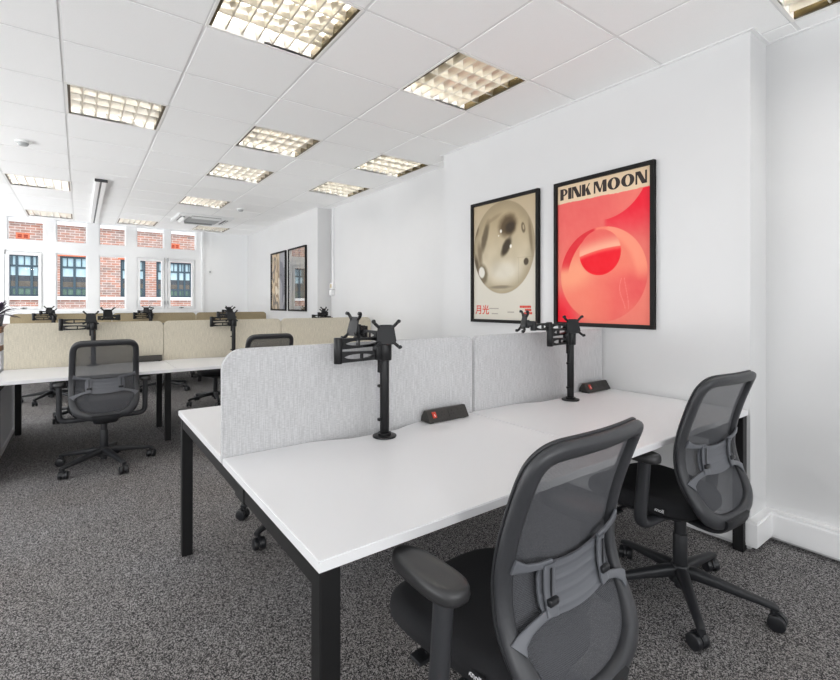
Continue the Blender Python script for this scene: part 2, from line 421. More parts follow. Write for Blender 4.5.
bm = nb(); box(bm, XL-.2, 3.4, YB-.2, YF+.3, CH+.25, CH+.45); obj('trim_2', bm, 'wall', kind='structure')     # unseen slab over the tiles, put there to block light

# right wall: recess, pilaster, recess, far pilaster
bm = nb()
prism(bm, [(XR+.25, YB), (XR, YB), (XR, .925), (XP, .925), (XP, 3.46), (XR, 3.46), (XR, 6.42), (XP+.01, 6.42), (XP+.01, YF+.3), (XR+.25, YF+.3)], 0, CH+.25, 'XY')
obj('wall_right', bm, 'wall', kind='structure')
bm = nb()      # angle trim at the ceiling
for (xa, xb, ya, yb) in ((XP-.02, XP, .925, 3.46), (XP-.02, XR, .905, .925), (XR-.02, XR, YB, .905), (XP-.02, XR, 3.46, 3.48), (XR-.02, XR, 3.48, 6.40), (XP-.01, XR, 6.40, 6.42), (XP-.01, XP+.01, 6.42, YF)):
    box(bm, xa, xb, ya, yb, CH-.004, CH+.004)
obj('trim_3', bm, 'trim', kind='structure')
# perimeter trunking along the foot of the wall
bm = nb()
prism(bm, [(XR, YB), (XR-.05, YB), (XR-.05, .885), (XP-.035, .885), (XP-.035, 3.50), (XR-.05, 3.50), (XR-.05, 6.38), (XP-.035, 6.38), (XP-.035, YF), (XP+.01, YF), (XP+.01, 6.42), (XR, 6.42), (XR, 3.46), (XP, 3.46), (XP, .925), (XR, .925)], .03, .165, 'XY')
bmesh.ops.recalc_face_normals(bm, faces=bm.faces)
for d_, z0_, z1_ in ((.004, .045, .150),):
    a_, b_ = .05+d_, .035+d_
    prism(bm, [(XR, YB), (XR-a_, YB), (XR-a_, .925-.04-d_), (XP-b_, .925-.04-d_), (XP-b_, 3.50+d_), (XR-a_, 3.50+d_), (XR-a_, 6.38-d_), (XP-b_, 6.38-d_), (XP-b_, YF), (XP+.01, YF), (XP+.01, 6.42), (XR, 6.42), (XR, 3.46), (XP, 3.46), (XP, .925), (XR, .925)], z0_, z1_, 'XY')
obj('baseboard_right', bm, 'trim', kind='structure')
bm = nb()
box(bm, XL, XR+.25, YB-.2, YB, 0, .5); box(bm, XL, XR+.25, YB-.2, YB, 2.62, CH+.25)
for a, b in ((XL, -2.9), (-.3, .0), (.27, .35), (2.5, XR+.25)): box(bm, a, b, YB-.2, YB, .5, 2.62)
obj('wall_back', bm, 'wall', kind='structure')
bm = nb()
box(bm, XL-.2, XL, YB, YF+.3, 0, .8); box(bm, XL-.2, XL, YB, YF+.3, 2.5, CH+.25)
for a, b in ((YB, -2.), (-.1, .3), (2.3, 2.7), (4.7, 5.1), (7.1, 7.5), (9.5, YF+.3)): box(bm, XL-.2, XL, a, b, .8, 2.5)
obj('wall_left', bm, 'wall', kind='structure')

# window wall
def wall_holes(bm, xa, xb, za, zb, holes, ya, yb):
    xs = sorted({xa, xb, *[h[0] for h in holes], *[h[1] for h in holes]}); zs = sorted({za, zb, *[h[2] for h in holes], *[h[3] for h in holes]})
    for i in range(len(xs)-1):
        for j in range(len(zs)-1):
            cx, cz = (xs[i]+xs[i+1])/2, (zs[j]+zs[j+1])/2
            if not any(h[0] < cx < h[1] and h[2] < cz < h[3] for h in holes): box(bm, xs[i], xs[i+1], ya, yb, zs[j], zs[j+1])
WX = [(-.945,-.48), (-.322,.105), (.277,.682), (.843,1.294), (1.401,1.852)]
LOW = [(-.978,-.498), (-.322,.105), (.277,.682), (.846,1.305), (1.345,1.828)]
XW = [(-2.2,-1.6)]
holes = [(a, b, 2.335, 2.714) for a, b in WX+XW]+[(a, b, 1.195, 2.15) for a, b in LOW+XW]
bm = nb(); wall_holes(bm, XL, XR, 0, CH+.25, holes, YF, YF+.12)
box(bm, 1.945, 1.985, YF-.03, YF, 0, CH); box(bm, XL, 1.945, YF-.02, YF, 1.13, 1.17)
obj('wall_far', bm, 'winframe', kind='structure')
for n, ((a, b), top) in enumerate([(w, True) for w in WX+XW]+[(w, False) for w in LOW+XW]):
    z0, z1 = (2.335, 2.714) if top else (1.195, 2.15)
    f = .016 if top else (.055 if n % 6 in (0, 3, 4) else .016)
    bm = nb(); wall_holes(bm, a, b, z0, z1, [(a+f, b-f, z0+f, z1-f)], YF+.03, YF+.09)
    if f > .03:
        wall_holes(bm, a+.012, b-.012, z0+.012, z1-.012, [(a+f, b-f, z0+f, z1-f)], YF-.01, YF+.03)
    w = obj('window_%d' % (n+1), bm, 'winframe', kind='structure')
    bm = nb(); box(bm, a+f, b-f, YF+.055, YF+.061, z0+f, z1-f); obj('glass_pane', bm, 'glass', w)
    if f > .03:
        bm = nb(); box(bm, (a+b)/2-.04, (a+b)/2+.04, YF-.022, YF-.01, z0+.02, z0+.03, .002); box(bm, (a+b)/2-.012, (a+b)/2+.012, YF-.03, YF-.01, z0+.014, z0+.036, .002)
        obj('window_catch', bm, 'dark_gap', w)
        bm = nb(); hx = a+.006 if n % 6 != 3 else b-.006
        for hz in (z0+.12, z1-.02): cyl(bm, (hx, YF-.012, hz), .012, .07, n=10)
        obj('hinge', bm, 'ac_grille', w)

# ------------------------------------------------------------------ ceiling lights
def make_light():
    r = thing('ceiling_light', '', 'ceiling light')
    h = .286
    bm = nb()
    for a in (0, 1, 2, 3):
        m_ = Matrix.Rotation(a*PI/2, 4, 'Z')
        box(bm, -.3, .3, -.3, -h, -.002, .012, mtx=m_)
    obj('trim_frame', bm, 'alu_white', r)
    bm = nb()
    box(bm, -h, h, -h, h, .105, .112)
    for a in range(4): box(bm, -h, h, -h-.003, -h, .0, .11, mtx=Matrix.Rotation(a*PI/2, 4, 'Z'))
    obj('housing', bm, 'alu_white', r)
    for k in range(4):
        bm = nb(); cyl(bm, (0, -.2145+.143*k, .085), .013, .55, 'X', 12); obj('fluorescent_tube', bm, 'tube', r, True)
    bm = nb()          # parabolic louvre: long V blades and cross blades, bright side strips
    def vblade(c, along, half):
        t = bmesh.new()
        w0, w1 = .004, .022
        poly = [(-w0, .004), (w0, .004), (.009, .03), (w1, .062), (-w1, .062), (-.009, .03)]
        prism(t, poly, -half, half, 'XZ' if along == 'Y' else 'YZ')
        if along == 'Y': bmesh.ops.translate(t, vec=(c, 0, 0), verts=t.verts)
        else: bmesh.ops.translate(t, vec=(0, c, 0), verts=t.verts)
        join(bm, t)
    for k in range(3): vblade(-.143+.143*k, 'X', h-.004)
    for k in range(6): vblade(-h+h*2/7*(k+1), 'Y', h-.004)
    obj('louvre', bm, 'alu', r)
    bm = nb()
    for s in (-1, 1):
        bm = nb(); box(bm, s*h-.003-(s > 0)*.012, s*h+.003+(s < 0)*.012, -h+.001, h-.001, .001, .05); obj('end_reflector', bm, 'bronze', r)
    return r
LBL = ['recessed louvre light at the top edge of the photo, the largest one', 'recessed louvre light above the small moon poster, second largest', 'louvre light in the middle row, nearer of the two in its column', 'louvre light directly beyond the nearer middle-row light',
       'louvre light along the right wall, just left of the near pilaster edge', 'farther louvre light along the right wall, beyond the one by the pilaster', 'pale narrow-looking louvre light at upper left on its own', 'louvre light on the far left near the white ceiling track', 'louvre light in front of the air conditioning cassette',
       'louvre light against the window wall above the leftmost window', 'louvre light against the window wall just right of the ceiling track', 'louvre light between the cassette and the window wall', 'louvre light cut off by the top right corner, beside the pilaster']
proto = make_light()
for k, (i, j) in enumerate(LIGHTS):
    p = (X0+T*(i+.5), Y0+T*(j+.5), CH)
    if k == 0: proto.location = p; proto['label'] = LBL[0]; proto['group'] = 'recessed louvre lights in the ceiling'
    else: dup(proto, p, 0, LBL[k], 'recessed louvre lights in the ceiling')

# ------------------------------------------------------------------ other ceiling things
t = thing('ceiling_track', 'white twin rail ceiling track with dark centre slot running to the windows', 'ceiling track', (.2, 6.45, CH))
bm = nb(); box(bm, -.055, -.010, .01, 3.45, -.028, 0, .003); box(bm, .010, .055, .01, 3.45, -.028, 0, .003); obj('rail', bm, 'trim', t)
bm = nb(); box(bm, -.010, .010, .01, 3.45, -.016, 0); obj('slot', bm, 'dark_gap', t)
bm = nb(); box(bm, -.062, .062, -.012, .012, -.032, 0, .003); obj('end_cap', bm, 'dark_gap', t)

t = thing('air_conditioner', 'white ceiling cassette air conditioner with grey grille and open flaps', 'air conditioner', (1.66, 8.42, CH))
bm = nb(); wall = .42
prism(bm, [(-.42,-.42),(.42,-.42),(.42,.42),(-.42,.42)], -.03, 0, 'XY'); bmesh.ops.recalc_face_normals(bm, faces=bm.faces)
bmesh.ops.bevel(bm, geom=[e for e in bm.edges], offset=.012, segments=2, affect='EDGES'); obj('panel', bm, 'ac', t)
bm = nb()
for k in range(14): box(bm, -.24, .24, -.24+.035*k, -.24+.035*k+.022, -.042, -.028)
box(bm, -.25, .25, -.25, .25, -.034, -.029); obj('grille', bm, 'ac_grille', t)
for a in range(4):
    bm = nb(); m_ = Matrix.Rotation(a*PI/2, 4, 'Z')
    t2 = bmesh.new(); box(t2, -.22, .22, -.004, .004, -.035, .03, .002)
    join(bm, t2, m_ @ Matrix.Translation((0, -.33, -.04)) @ Matrix.Rotation(.9, 4, 'X')); obj('flap', bm, 'ac', t)
    bm = nb(); box(bm, -.22, .22, -.36, -.30, -.034, -.0295, mtx=m_); obj('outlet', bm, 'dark_gap', t)
for (x, y, lab) in ((-.40, 5.35, 'round white smoke detector on the ceiling near the left edge of the photo'), (1.95, 7.2, 'round white smoke detector on the ceiling near the middle of the room')):
    t = thing('smoke_detector', lab, 'smoke detector', (x, y, CH), group='smoke detectors on the ceiling')
    bm = nb(); cyl(bm, (0, 0, -.008), .055, .016, bev=.004); obj('base', bm, 'ac', t, True)
    bm = nb(); cyl(bm, (0, 0, -.028), .030, .024, r2=.042, bev=.004); obj('sensor_head', bm, 'ac_grille', t, True)

# conduit and boxes on the recessed wall, sensor on the window wall
t = thing('wall_conduit', 'thin white cable conduit dropping from the ceiling beside the far pilaster', 'conduit', (XR-.012, 6.33, 1.6))
bm = nb(); box(bm, -.012, .012, -.014, .014, .0, CH-1.6, .003); obj('conduit_run', bm, 'conduit', t)
bm = nb(); box(bm, -.035, .012, -.05, .05, -.09, 0, .006); obj('switch_box', bm, 'conduit', t)
bm = nb(); box(bm, -.040, -.034, -.025, .025, -.07, -.015, .002); obj('switch_plate', bm, 'beige_plastic', t)
bm = nb(); box(bm, -.045, .012, -.035, .045, -.185, -.10, .008); obj('junction_box', bm, 'conduit', t)
t = thing('wall_sensor', 'small round white sensor on the wall right of the windows', 'sensor', (2.1, YF, 1.93))
bm = nb(); cyl(bm, (0, -.008, 0), .05, .016, 'Y', bev=.004); obj('base', bm, 'ac', t, True)
bm = nb(); cyl(bm, (0, -.022, 0), .02, .014, 'Y', bev=.003); obj('lens', bm, 'ac_grille', t, True)

# ------------------------------------------------------------------ pictures on the right wall
def picture(name, label, xw, ya, yb, za, zb, fw, art, extras=None, gl=None, group=None):
    # local x runs towards -Y (left to right as seen from the room), local y is up, local z points into the room
    r = thing(name, label, 'picture', (xw, ya, za), 0, group)
    r.rotation_euler = Matrix(((0, 0, -1), (-1, 0, 0), (0, 1, 0))).to_euler()
    W, H = ya-yb, zb-za
    bm = nb()
    for (a, b, c, d) in ((0, W, 0, fw), (0, W, H-fw, H), (0, fw, fw, H-fw), (W-fw, W, fw, H-fw)): box(bm, a, b, c, d, .001, .03, .0015)
    obj('frame', bm, 'frame_black', r)
    a = art_mesh('print', W-2*fw, H-2*fw, art, r); a.location = (fw, fw, .008)
    if gl: bm = nb(); box(bm, fw, W-fw, fw, H-fw, .020, .022); obj('glass_pane', bm, gl, r)
    if extras: extras(a)
    return r
def letters(parent, x0, y0, h, gap=.012):
    # heavy display capitals with thick stems and hairline joins
    sx_ = 1.205
    def R(a, b, c, d): return [(a, c), (b, c), (b, d), (a, d)]
    def ringO(w, stem, hair):
        out = []; n = 40
        o = [(w/2+w/2*math.cos(2*PI*k/n), .5+.5*math.sin(2*PI*k/n)) for k in range(n)]
        i = [(w/2+(w/2-stem)*math.cos(2*PI*k/n), .5+(.5-hair)*math.sin(2*PI*k/n)) for k in range(n)]
        return [[o[k], o[(k+1) % n], i[(k+1) % n], i[k]] for k in range(n)]
    def bowl(x, w, stem, hair, ya, yb):
        n = 16; cy = (ya+yb)/2; ry = (yb-ya)/2
        o = [(x+w*math.cos(-PI/2+PI*k/n), cy+ry*math.sin(-PI/2+PI*k/n)) for k in range(n+1)]
        i = [(x+(w-stem)*math.cos(-PI/2+PI*k/n), cy+(ry-hair)*math.sin(-PI/2+PI*k/n)) for k in range(n+1)]
        return [[o[k], o[k+1], i[k+1], i[k]] for k in range(n)]
    S, Hh = .29, .11
    G = {'P': (.62, [R(0, S, 0, 1)]+bowl(S-.01, .36, .2, Hh, .36, 1)),
         'I': (.26, [R(0, S, 0, 1)]),
         'N': (.76, [R(0, .12, 0, 1), R(.64, .76, 0, 1), [(.02, 1), (.32, 1), (.74, 0), (.44, 0)]]),
         'K': (.72, [R(0, S, 0, 1), [(S-.01, .40), (.56, 1), (.67, 1), (S-.01, .30)], [(.30, .58), (.47, .72), (.74, 0), (.44, 0)]]),
         'M': (.98, [R(0, .12, 0, 1), R(.69, .98, 0, 1), [(.02, 1), (.30, 1), (.56, .05), (.42, .05)], [(.42, .05), (.53, .05), (.76, 1), (.70, 1)]]),
         'O': (.92, ringO(.92, .30, .10))}
    bm = nb(); x = x0
    for ch in 'PINK MOON':
        if ch == ' ': x += .20*h; continue
        w, polys = G[ch]
        for q in polys:
            a = sum(q[k][0]*q[(k+1) % len(q)][1]-q[(k+1) % len(q)][0]*q[k][1] for k in range(len(q)))
            if a < 0: q = q[::-1]
            prism(bm, [(x+p*h*sx_, y0+v*h) for p, v in q], .0042, .0050, 'XY')
        x += w*h*sx_+gap
    o = obj('lettering', bm, 'ink', parent); o['label'] = 'PINK MOON in heavy dark capitals'
    return x
def pink_extra(a):
    letters(a, .022, .880, .080, .007)
def moon_extra(a):
    o = text_mesh('lettering', '月光', .085, 'red_ink', a, (.02, .05, .0045), (0, 0, 0), offset=.0012)
    o['label'] = 'two red characters'
    bm = nb()
    for (x0, x1, y) in ((.53, .655, .100), (.585, .655, .075), (.575, .655, .050)):
        k = x0
        while k < x1-.01:
            w = random.uniform(.012, .02); box(bm, k, min(k+w, x1), y, y+.018, .0042, .005); k += w+.002
    obj('red_caption', bm, 'red_ink', a)
    bm = nb()
    for (x0, x1, y) in ((.19, .30, .088), (.22, .29, .045), (.40, .47, .06)): box(bm, x0, x1, y, y+.009, .0042, .0048)
    obj('grey_caption', bm, 'grey_ink', a)
picture('framed_poster', 'large red and pink poster in a black frame headed PINK MOON', XP, 2.152, 1.415, 1.130, 2.165, .026, pink_art, pink_extra)
picture('framed_poster', 'beige poster of a grey moon in a black frame', XP, 3.046, 2.294, 1.130, 2.168, .026, moon_art, moon_extra)
picture('framed_print', 'left of two framed prints on the far pilaster, brown swirling pattern', XP+.01, 8.43, 7.68, 1.172, 2.205, .026, swirl_art, None, 'picture_glass', 'framed prints on the far pilaster')
picture('framed_print', 'right of two framed prints on the far pilaster, dark glass reflecting the windows', XP+.01, 7.56, 6.81, 1.172, 2.205, .026, dark_art, None, 'mirror_glass', 'framed prints on the far pilaster')

# ------------------------------------------------------------------ benches
def desktop(x0, x1, yf, yb, side, xc):
    """outline of one desktop; the edge by the screen (side=+1: at yb, -1: at yf) has a long cable scallop"""
    s = [(-.27, 0), (-.20, .018), (-.13, .045), (-.08, .052), (.08, .052), (.13, .045), (.20, .018), (.27, 0)]
    sc = crom([(a, b, 0) for a, b in s], 4)
    if side > 0: poly = [(x0, yf), (x1, yf), (x1, yb)]+[(xc-p.x, yb-p.y) for p in sc]+[(x0, yb)]
    else: poly = [(x0, yf)]+[(xc+p.x, yf+p.y) for p in sc]+[(x1, yf), (x1, yb), (x0, yb)]
    bm = nb(); prism(bm, poly, DT-.025, DT, 'XY')
    bmesh.ops.recalc_face_normals(bm, faces=bm.faces)
    bmesh.ops.bevel(bm, geom=[e for e in bm.edges if all(v.co.z > DT-.001 for v in e.verts)], offset=.0025, segments=2, affect='EDGES')
    return bm
def bench(label, x0, nb_, yf, yd, yb, mid_recess=.5, bay=1.2):
    r = thing('bench_desk', label, 'desk', (x0, yf, 0), 0, 'white bench desks')
    off = Matrix.Translation((-x0, -yf, 0))
    def P(name, bm, m, **k):
        bmesh.ops.transform(bm, matrix=off, verts=bm.verts); return obj(name, bm, m, r, **k)
    for k in range(nb_):
        xa, xb = x0+bay*k+(.0015 if k else 0), x0+bay*(k+1)-(.0015 if k < nb_-1 else 0)
        P('desktop', desktop(xa, xb, yf, yd-.002, 1, (xa+xb)/2), 'white_top')
        P('desktop', desktop(xa, xb, yd+.032, yb, -1, (xa+xb)/2), 'white_top')
    for k in range(nb_+1):
        xs = x0+.004 if k == 0 else (x0+bay*k-.054 if k == nb_ else x0+bay*k-.025)
        rc = .004 if k in (0, nb_) else mid_recess
        rr = .035 if k in (0, nb_) else rc
        for y in (yf+rc, yb-rr-.05):
            bm = nb(); box(bm, xs, xs+.05, y, y+.05, .0, DT-.026, .003); P('leg', bm, 'black_metal')
        bm = nb(); box(bm, xs+.002, xs+.048, yf+rc+.05, yb-rr-.05, DT-.076, DT-.026, .002)
        if k == 0:
            yy = yf+.58; box(bm, xs-.002, xs+.05, yy, yy+.1, DT-.082, DT-.03, .003)
        P('cross_beam', bm, 'black_metal')
    for y in (yf+.12, yb-.17):
        bm = nb(); box(bm, x0+.05, x0+bay*nb_-.05, y+.2*(1 if y < yd else -1), y+.04+.2*(1 if y < yd else -1), DT-.07, DT-.026); P('long_beam', bm, 'black_metal')
    bm = nb()
    for k in range(1):
        xm = x0+bay*k+.45
        box(bm, xm, xm+.05, yf+.06, yf+.10, DT-.045, DT-.025, .003)
    P('cable_clip', bm, 'black_metal')
    return r
def divider(label, xa, xb, y0, m, group, r0=.075, r1=.075, z1=1.12):
    n = 10; za = DT-.024
    poly = [(xa, za), (xb, za)]
    poly += [(xb-r1+r1*math.cos(PI/2*k/n), z1-r1+r1*math.sin(PI/2*k/n)) for k in range(n+1)]
    poly += [(xa+r0-r0*math.sin(PI/2*k/n), z1-r0+r0*math.cos(PI/2*k/n)) for k in range(n+1)]
    bm = nb(); prism(bm, poly, y0, y0+.03)
    bmesh.ops.recalc_face_normals(bm, faces=bm.faces)
    bmesh.ops.bevel(bm, geom=[e for e in bm.edges if abs(e.verts[0].co.y-e.verts[1].co.y) < 1e-5], offset=.004, segments=2, affect='EDGES')
    o = obj('desk_divider', bm, m, smooth=True); 
    for v in o.data.vertices: v.co -= Vector((xa, y0, DT))
    o.location = (xa, y0, DT)
    return tag(o, label, 'desk divider', group)

B1 = (.415, .93, 1.765, 2.69); B2 = (-.515, 4.42, 5.21, 6.06); B3 = (-.79, 7.86, 8.65, 9.48)
bench('white bench desk with black steel legs filling the foreground', B1[0], 2, B1[1], B1[2], B1[3])
bench('long white bench desk in the middle of the room behind the foreground desk', B2[0], 3, B2[1], B2[2], B2[3], bay=1.188)
bench('white bench desk in front of the window wall, mostly hidden', B3[0], 3, B3[1], B3[2], B3[3])
g = 'fabric screens on the foreground bench'
divider('light grey fabric screen nearest the camera, left half of the foreground bench', B1[0], B1[0]+1.225, B1[2], 'linen_grey', g, .075, .04)
divider('light grey fabric screen at the wall end of the foreground bench', B1[0]+1.232, B1[0]+2.40, B1[2], 'linen_grey', g, .04, .012)
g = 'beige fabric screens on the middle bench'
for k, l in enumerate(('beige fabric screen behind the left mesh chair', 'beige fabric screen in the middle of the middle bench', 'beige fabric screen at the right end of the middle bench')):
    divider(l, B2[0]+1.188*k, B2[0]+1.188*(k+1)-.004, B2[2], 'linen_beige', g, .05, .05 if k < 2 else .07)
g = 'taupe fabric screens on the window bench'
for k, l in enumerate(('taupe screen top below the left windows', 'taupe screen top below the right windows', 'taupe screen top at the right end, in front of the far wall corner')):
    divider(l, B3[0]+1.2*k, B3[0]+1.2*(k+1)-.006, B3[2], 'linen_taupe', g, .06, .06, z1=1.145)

# ------------------------------------------------------------------ power hubs
def make_hub():
    r = thing('power_module', '', 'power module', group='desktop power modules')
    bm = nb()
    prism(bm, [(-.035, 0.004), (.035, 0.004), (.03, .03), (.012, .058), (-.005, .058), (-.033, .012)], -.122, .122, 'YZ')
    bmesh.ops.recalc_face_normals(bm, faces=bm.faces); bmesh.ops.bevel(bm, geom=bm.edges[:], offset=.002, segments=1, affect='EDGES')
    obj('body', bm, 'hub', r)
    sl = math.atan2(.046, .028)
    def face(x): return Matrix.Translation((x, -.0195, .0355)) @ Matrix.Rotation(sl, 4, 'X')
    for x in (-.035, .025, .085):
        bm = nb()
        box(bm, -.022, .022, -.019, .019, 0, .0015, .0005, mtx=face(x)); obj('socket', bm, 'hub', r)
        bm = nb()
        for (a, b) in ((0, .008), (-.008, -.006), (.008, -.006)): box(bm, a-.003, a+.003, b-.003, b+.003, .001, .0022, mtx=face(x))
        obj('socket_holes', bm, 'socket', r)
    bm = nb(); box(bm, -.011, .011, -.015, .015, 0, .005, .002, mtx=face(-.085)); s = obj('switch', bm, 'red_switch', r); s['label'] = 'red switch'
    bm = nb(); box(bm, -.0015, .0015, -.009, .002, .0052, .0058, mtx=face(-.085)); obj('switch_mark', bm, 'label_white', s)
    bm = nb(); [box(bm, x-.01, x+.01, -.025, .02, 0, .005) for x in (-.10, .10)]; obj('foot', bm, 'socket', r)
    return r
hub = make_hub(); hub.location = (1.42, 1.722, DT); hub['label'] = 'black triangular power module with a red switch right of the nearest monitor arm'
dup(hub, (2.66, 1.722, DT), 0, 'black triangular power module beside the right wall')
dup(hub, (.53, 5.168, DT), 0, 'dark power module behind the left mesh chair on the middle bench')

# ------------------------------------------------------------------ monitor arms
def link_bm(p, q, z, h0=.040, h1=.030, th=.011):
    """slotted arm between two points at height z"""
    p, q = Vector((p[0], p[1], z)), Vector((q[0], q[1], z)); d = q-p; Ln = d.length
    t = bmesh.new()
    def hh(s): return (h0+(h1-h0)*s)/2
    n = 16; top = []; bot = []
    # outer bars, tapered, with an oval window split by one web
    for k in range(n):
        a, b = k/n, (k+1)/n
        def op(s):
            if s < .16 or s > .84: return 0
            return hh(s)*.52*math.sqrt(max(0, 1-((s-.5)/.345)**2))
        for sg in (1, -1):
            poly = [(a*Ln, sg*op(a)), (b*Ln, sg*op(b)), (b*Ln, sg*hh(b)), (a*Ln, sg*hh(a))]
            if sg < 0: poly = poly[::-1]
            if op(a) == hh(a): continue
            prism(t, poly, -th, th)
    box(t, Ln*.40, Ln*.44, -th*.7, th*.7, -hh(.4)*.9, hh(.4)*.9)
    ang = math.atan2(d.y, d.x)
    bm = nb(); join(bm, t, Matrix.Translation(p) @ Matrix.Rotation(ang, 4, 'Z')); bmesh.ops.remove_doubles(bm, verts=bm.verts, dist=1e-5)
    return bm
def monitor_arm(label, loc, A, B, group, rz=0):
    r = thing('monitor_arm', label, 'monitor arm', loc, rz, group)
    bm = nb(); cyl(bm, (0, 0, .004), .05, .008, n=32, bev=.002); cyl(bm, (0, 0, .012), .028, .012, n=24); obj('base_plate', bm, 'arm_black', r, True)
    bm = nb(); cyl(bm, (0, 0, .205), .0195, .40, n=28, bev=.003); obj('pole', bm, 'arm_black', r, True)
    bm = nb()
    for z in (.075, .215): box(bm, -.031, -.015, -.008, .008, z-.006, z+.006, .002)
    box(bm, -.03, -.014, -.01, .01, .27, .335, .003); obj('cable_clip', bm, 'arm_black', r)
    bm = nb(); cyl(bm, (0, 0, .363), .030, .085, n=24, bev=.004); box(bm, -.05, -.02, -.018, .018, .325, .39, .004); obj('collar', bm, 'arm_black', r, True)
    for (a1, l1, a2, l2, yaw, zl, zu) in (A, B):
        s = Vector((.032*math.cos(a1), .032*math.sin(a1))); e = s+Vector((math.cos(a1), math.sin(a1)))*l1
        f = e+Vector((math.cos(a2), math.sin(a2)))*l2
        obj('arm_link', link_bm(s, e, zl, .036, .044), 'arm_black', r)
        k = obj('elbow', (lambda b: (cyl(b, (e.x, e.y, (zl+zu)/2), .017, abs(zu-zl)+.05, n=20, bev=.003), b)[1])(nb()), 'arm_black', r, True)
        obj('arm_link', link_bm(e, f, zu, .044, .034), 'arm_black', r)
        # head with VESA plate facing yaw
        bm = nb(); m_ = Matrix.Translation((f.x, f.y, zu+.018)) @ Matrix.Rotation(yaw, 4, 'Z')
        cyl(bm, (0, 0, -.012), .016, .05, n=16); box(bm, -.014, .014, -.045, .0, -.016, .016, .003); box(bm, -.03, .03, -.048, -.03, -.022, .022, .004)
        bmesh.ops.transform(bm, matrix=m_, verts=bm.verts); hd = obj('tilt_head', bm, 'arm_black', r, True)
        bm = nb(); tilt = Matrix.Rotation(-.22, 4, 'X')
        t2 = bmesh.new(); prism(t2, [(-.034, -.045), (.034, -.045), (.042, -.03), (.034, .043), (.02, .047), (-.02, .047), (-.034, .043), (-.042, -.03)], -.058, -.052); bmesh.ops.recalc_face_normals(t2, faces=t2.faces)
        bmesh.ops.bevel(t2, geom=t2.edges[:], offset=.0015, segments=1, affect='EDGES'); join(bm, t2)
        for sx in (-1, 1):
            for sz in (-1, 1):
                tube(bm, [(sx*.026, -.055, sz*.032), (sx*.042, -.056, sz*.048), (sx*.051, -.060, sz*.058), (sx*.053, -.066, sz*.060)], .0072, 8)
                cyl(bm, (sx*.053, -.066, sz*.060), .0085, .012, 'Y', 10)
        bmesh.ops.transform(bm, matrix=m_ @ tilt @ Matrix.Diagonal((1.0, 1.0, .90, 1)), verts=bm.verts); obj('mounting_plate', bm, 'plate_black', r, True, angle=30)
    return r
g = 'dual monitor arms on the benches'
W = PI
monitor_arm('nearest black dual monitor arm, standing between the camera and the left grey screen', (1.030, 1.650, DT), (W-.02, .18, .10, .225, -.35, .345, .398), (W-1.0, .09, .2, .03, -1.55, .425, .430), g)
monitor_arm('black dual monitor arm by the wall end of the foreground bench', (2.290, 1.640, DT), (W+.0, .155, .1, .20, -.5, .345, .398), (W-.05, .15, W-.1, .12, -2.1, .425, .430), g)
monitor_arm('black dual monitor arm directly behind the left mesh chair', (.100, 5.12, DT), (W-.02, .2, .08, .22, -.1, .347, .402), (.1, .16, W-.2, .10, .3, .43, .436), g)
monitor_arm('black dual monitor arm left of the chair back in the middle of the middle bench', (1.315, 5.12, DT), (W-.02, .185, .08, .20, -.2, .347, .402), (W-.4, .12, .3, .10, .4, .43, .436), g)
monitor_arm('dark monitor arm showing above the beige screen near its right end', (2.55, 5.42, DT), (0, .18, W, .17, 0, .347, .402), (.2, .12, W, .11, .5, .425, .43), g, PI)
monitor_arm('dark monitor arm on the window bench below the two left windows', (-.30, 8.58, DT), (W, .2, .1, .2, .2, .347, .402), (W+.1, .12, .2, .1, 0, .43, .436), g)
monitor_arm('dark monitor arm on the window bench below the narrow right windows', (.93, 8.58, DT), (W, .2, .1, .2, .2, .347, .402), (W+.2, .15, .2, .12, -.3, .43, .436), g)
monitor_arm('dark monitor arm on the window bench seen just above the middle bench arm', (2.17, 8.58, DT), (W, .2, .1, .2, .2, .347, .402), (W+.1, .12, .2, .1, 0, .43, .436), g)

# ------------------------------------------------------------------ task chair
TOP = 1.01
def prof(z):
    pts = [(.38, -.285), (.42, -.302), (.46, -.306), (.52, -.290), (.60, -.252), (.68, -.236), (.76, -.245), (.85, -.270), (.94, -.303), (1.03, -.340)]
    for (a, b), (c, d) in zip(pts, pts[1:]):
        if z <= c or c == pts[-1][0]:
            i = pts.index((a, b)); p0 = pts[max(i-1, 0)][1]; p3 = pts[min(i+2, len(pts)-1)][1]; t = (z-a)/(c-a)
            return .5*(2*b+(d-p0)*t+(2*p0-5*b+4*d-p3)*t*t+(3*b-p0-3*d+p3)*t**3)
def BS(x, z): return Vector((x, prof(z)+.55*x*x, z))
def BN(x, z):
    e = .004; du = BS(x+e, z)-BS(x-e, z); dv = BS(x, z+e)-BS(x, z-e)
    return du.cross(dv).normalized()      # points to -Y (rear)
HALF = [(0, TOP-.022), (.09, TOP-.022), (.156, TOP-.025), (.188, TOP-.042), (.201, TOP-.080), (.204, TOP-.16), (.206, TOP-.25), (.207, .68), (.209, .60), (.200, .53), (.168, .472), (.098, .436), (0, .426)]
FULL = HALF+[(-x, z) for x, z in HALF[-2:0:-1]]
OUT = [(p.x, p.y) for p in crom([(x, z, 0) for x, z in FULL], 6, True)]
def half_w(z):
    best = 0
    for (a, b), (c, d) in zip(OUT, OUT[1:]+OUT[:1]):
        if (b-z)*(d-z) <= 0 and abs(b-d) > 1e-9:
            best = max(best, abs(a+(c-a)*(z-b)/(d-b)))
    return best
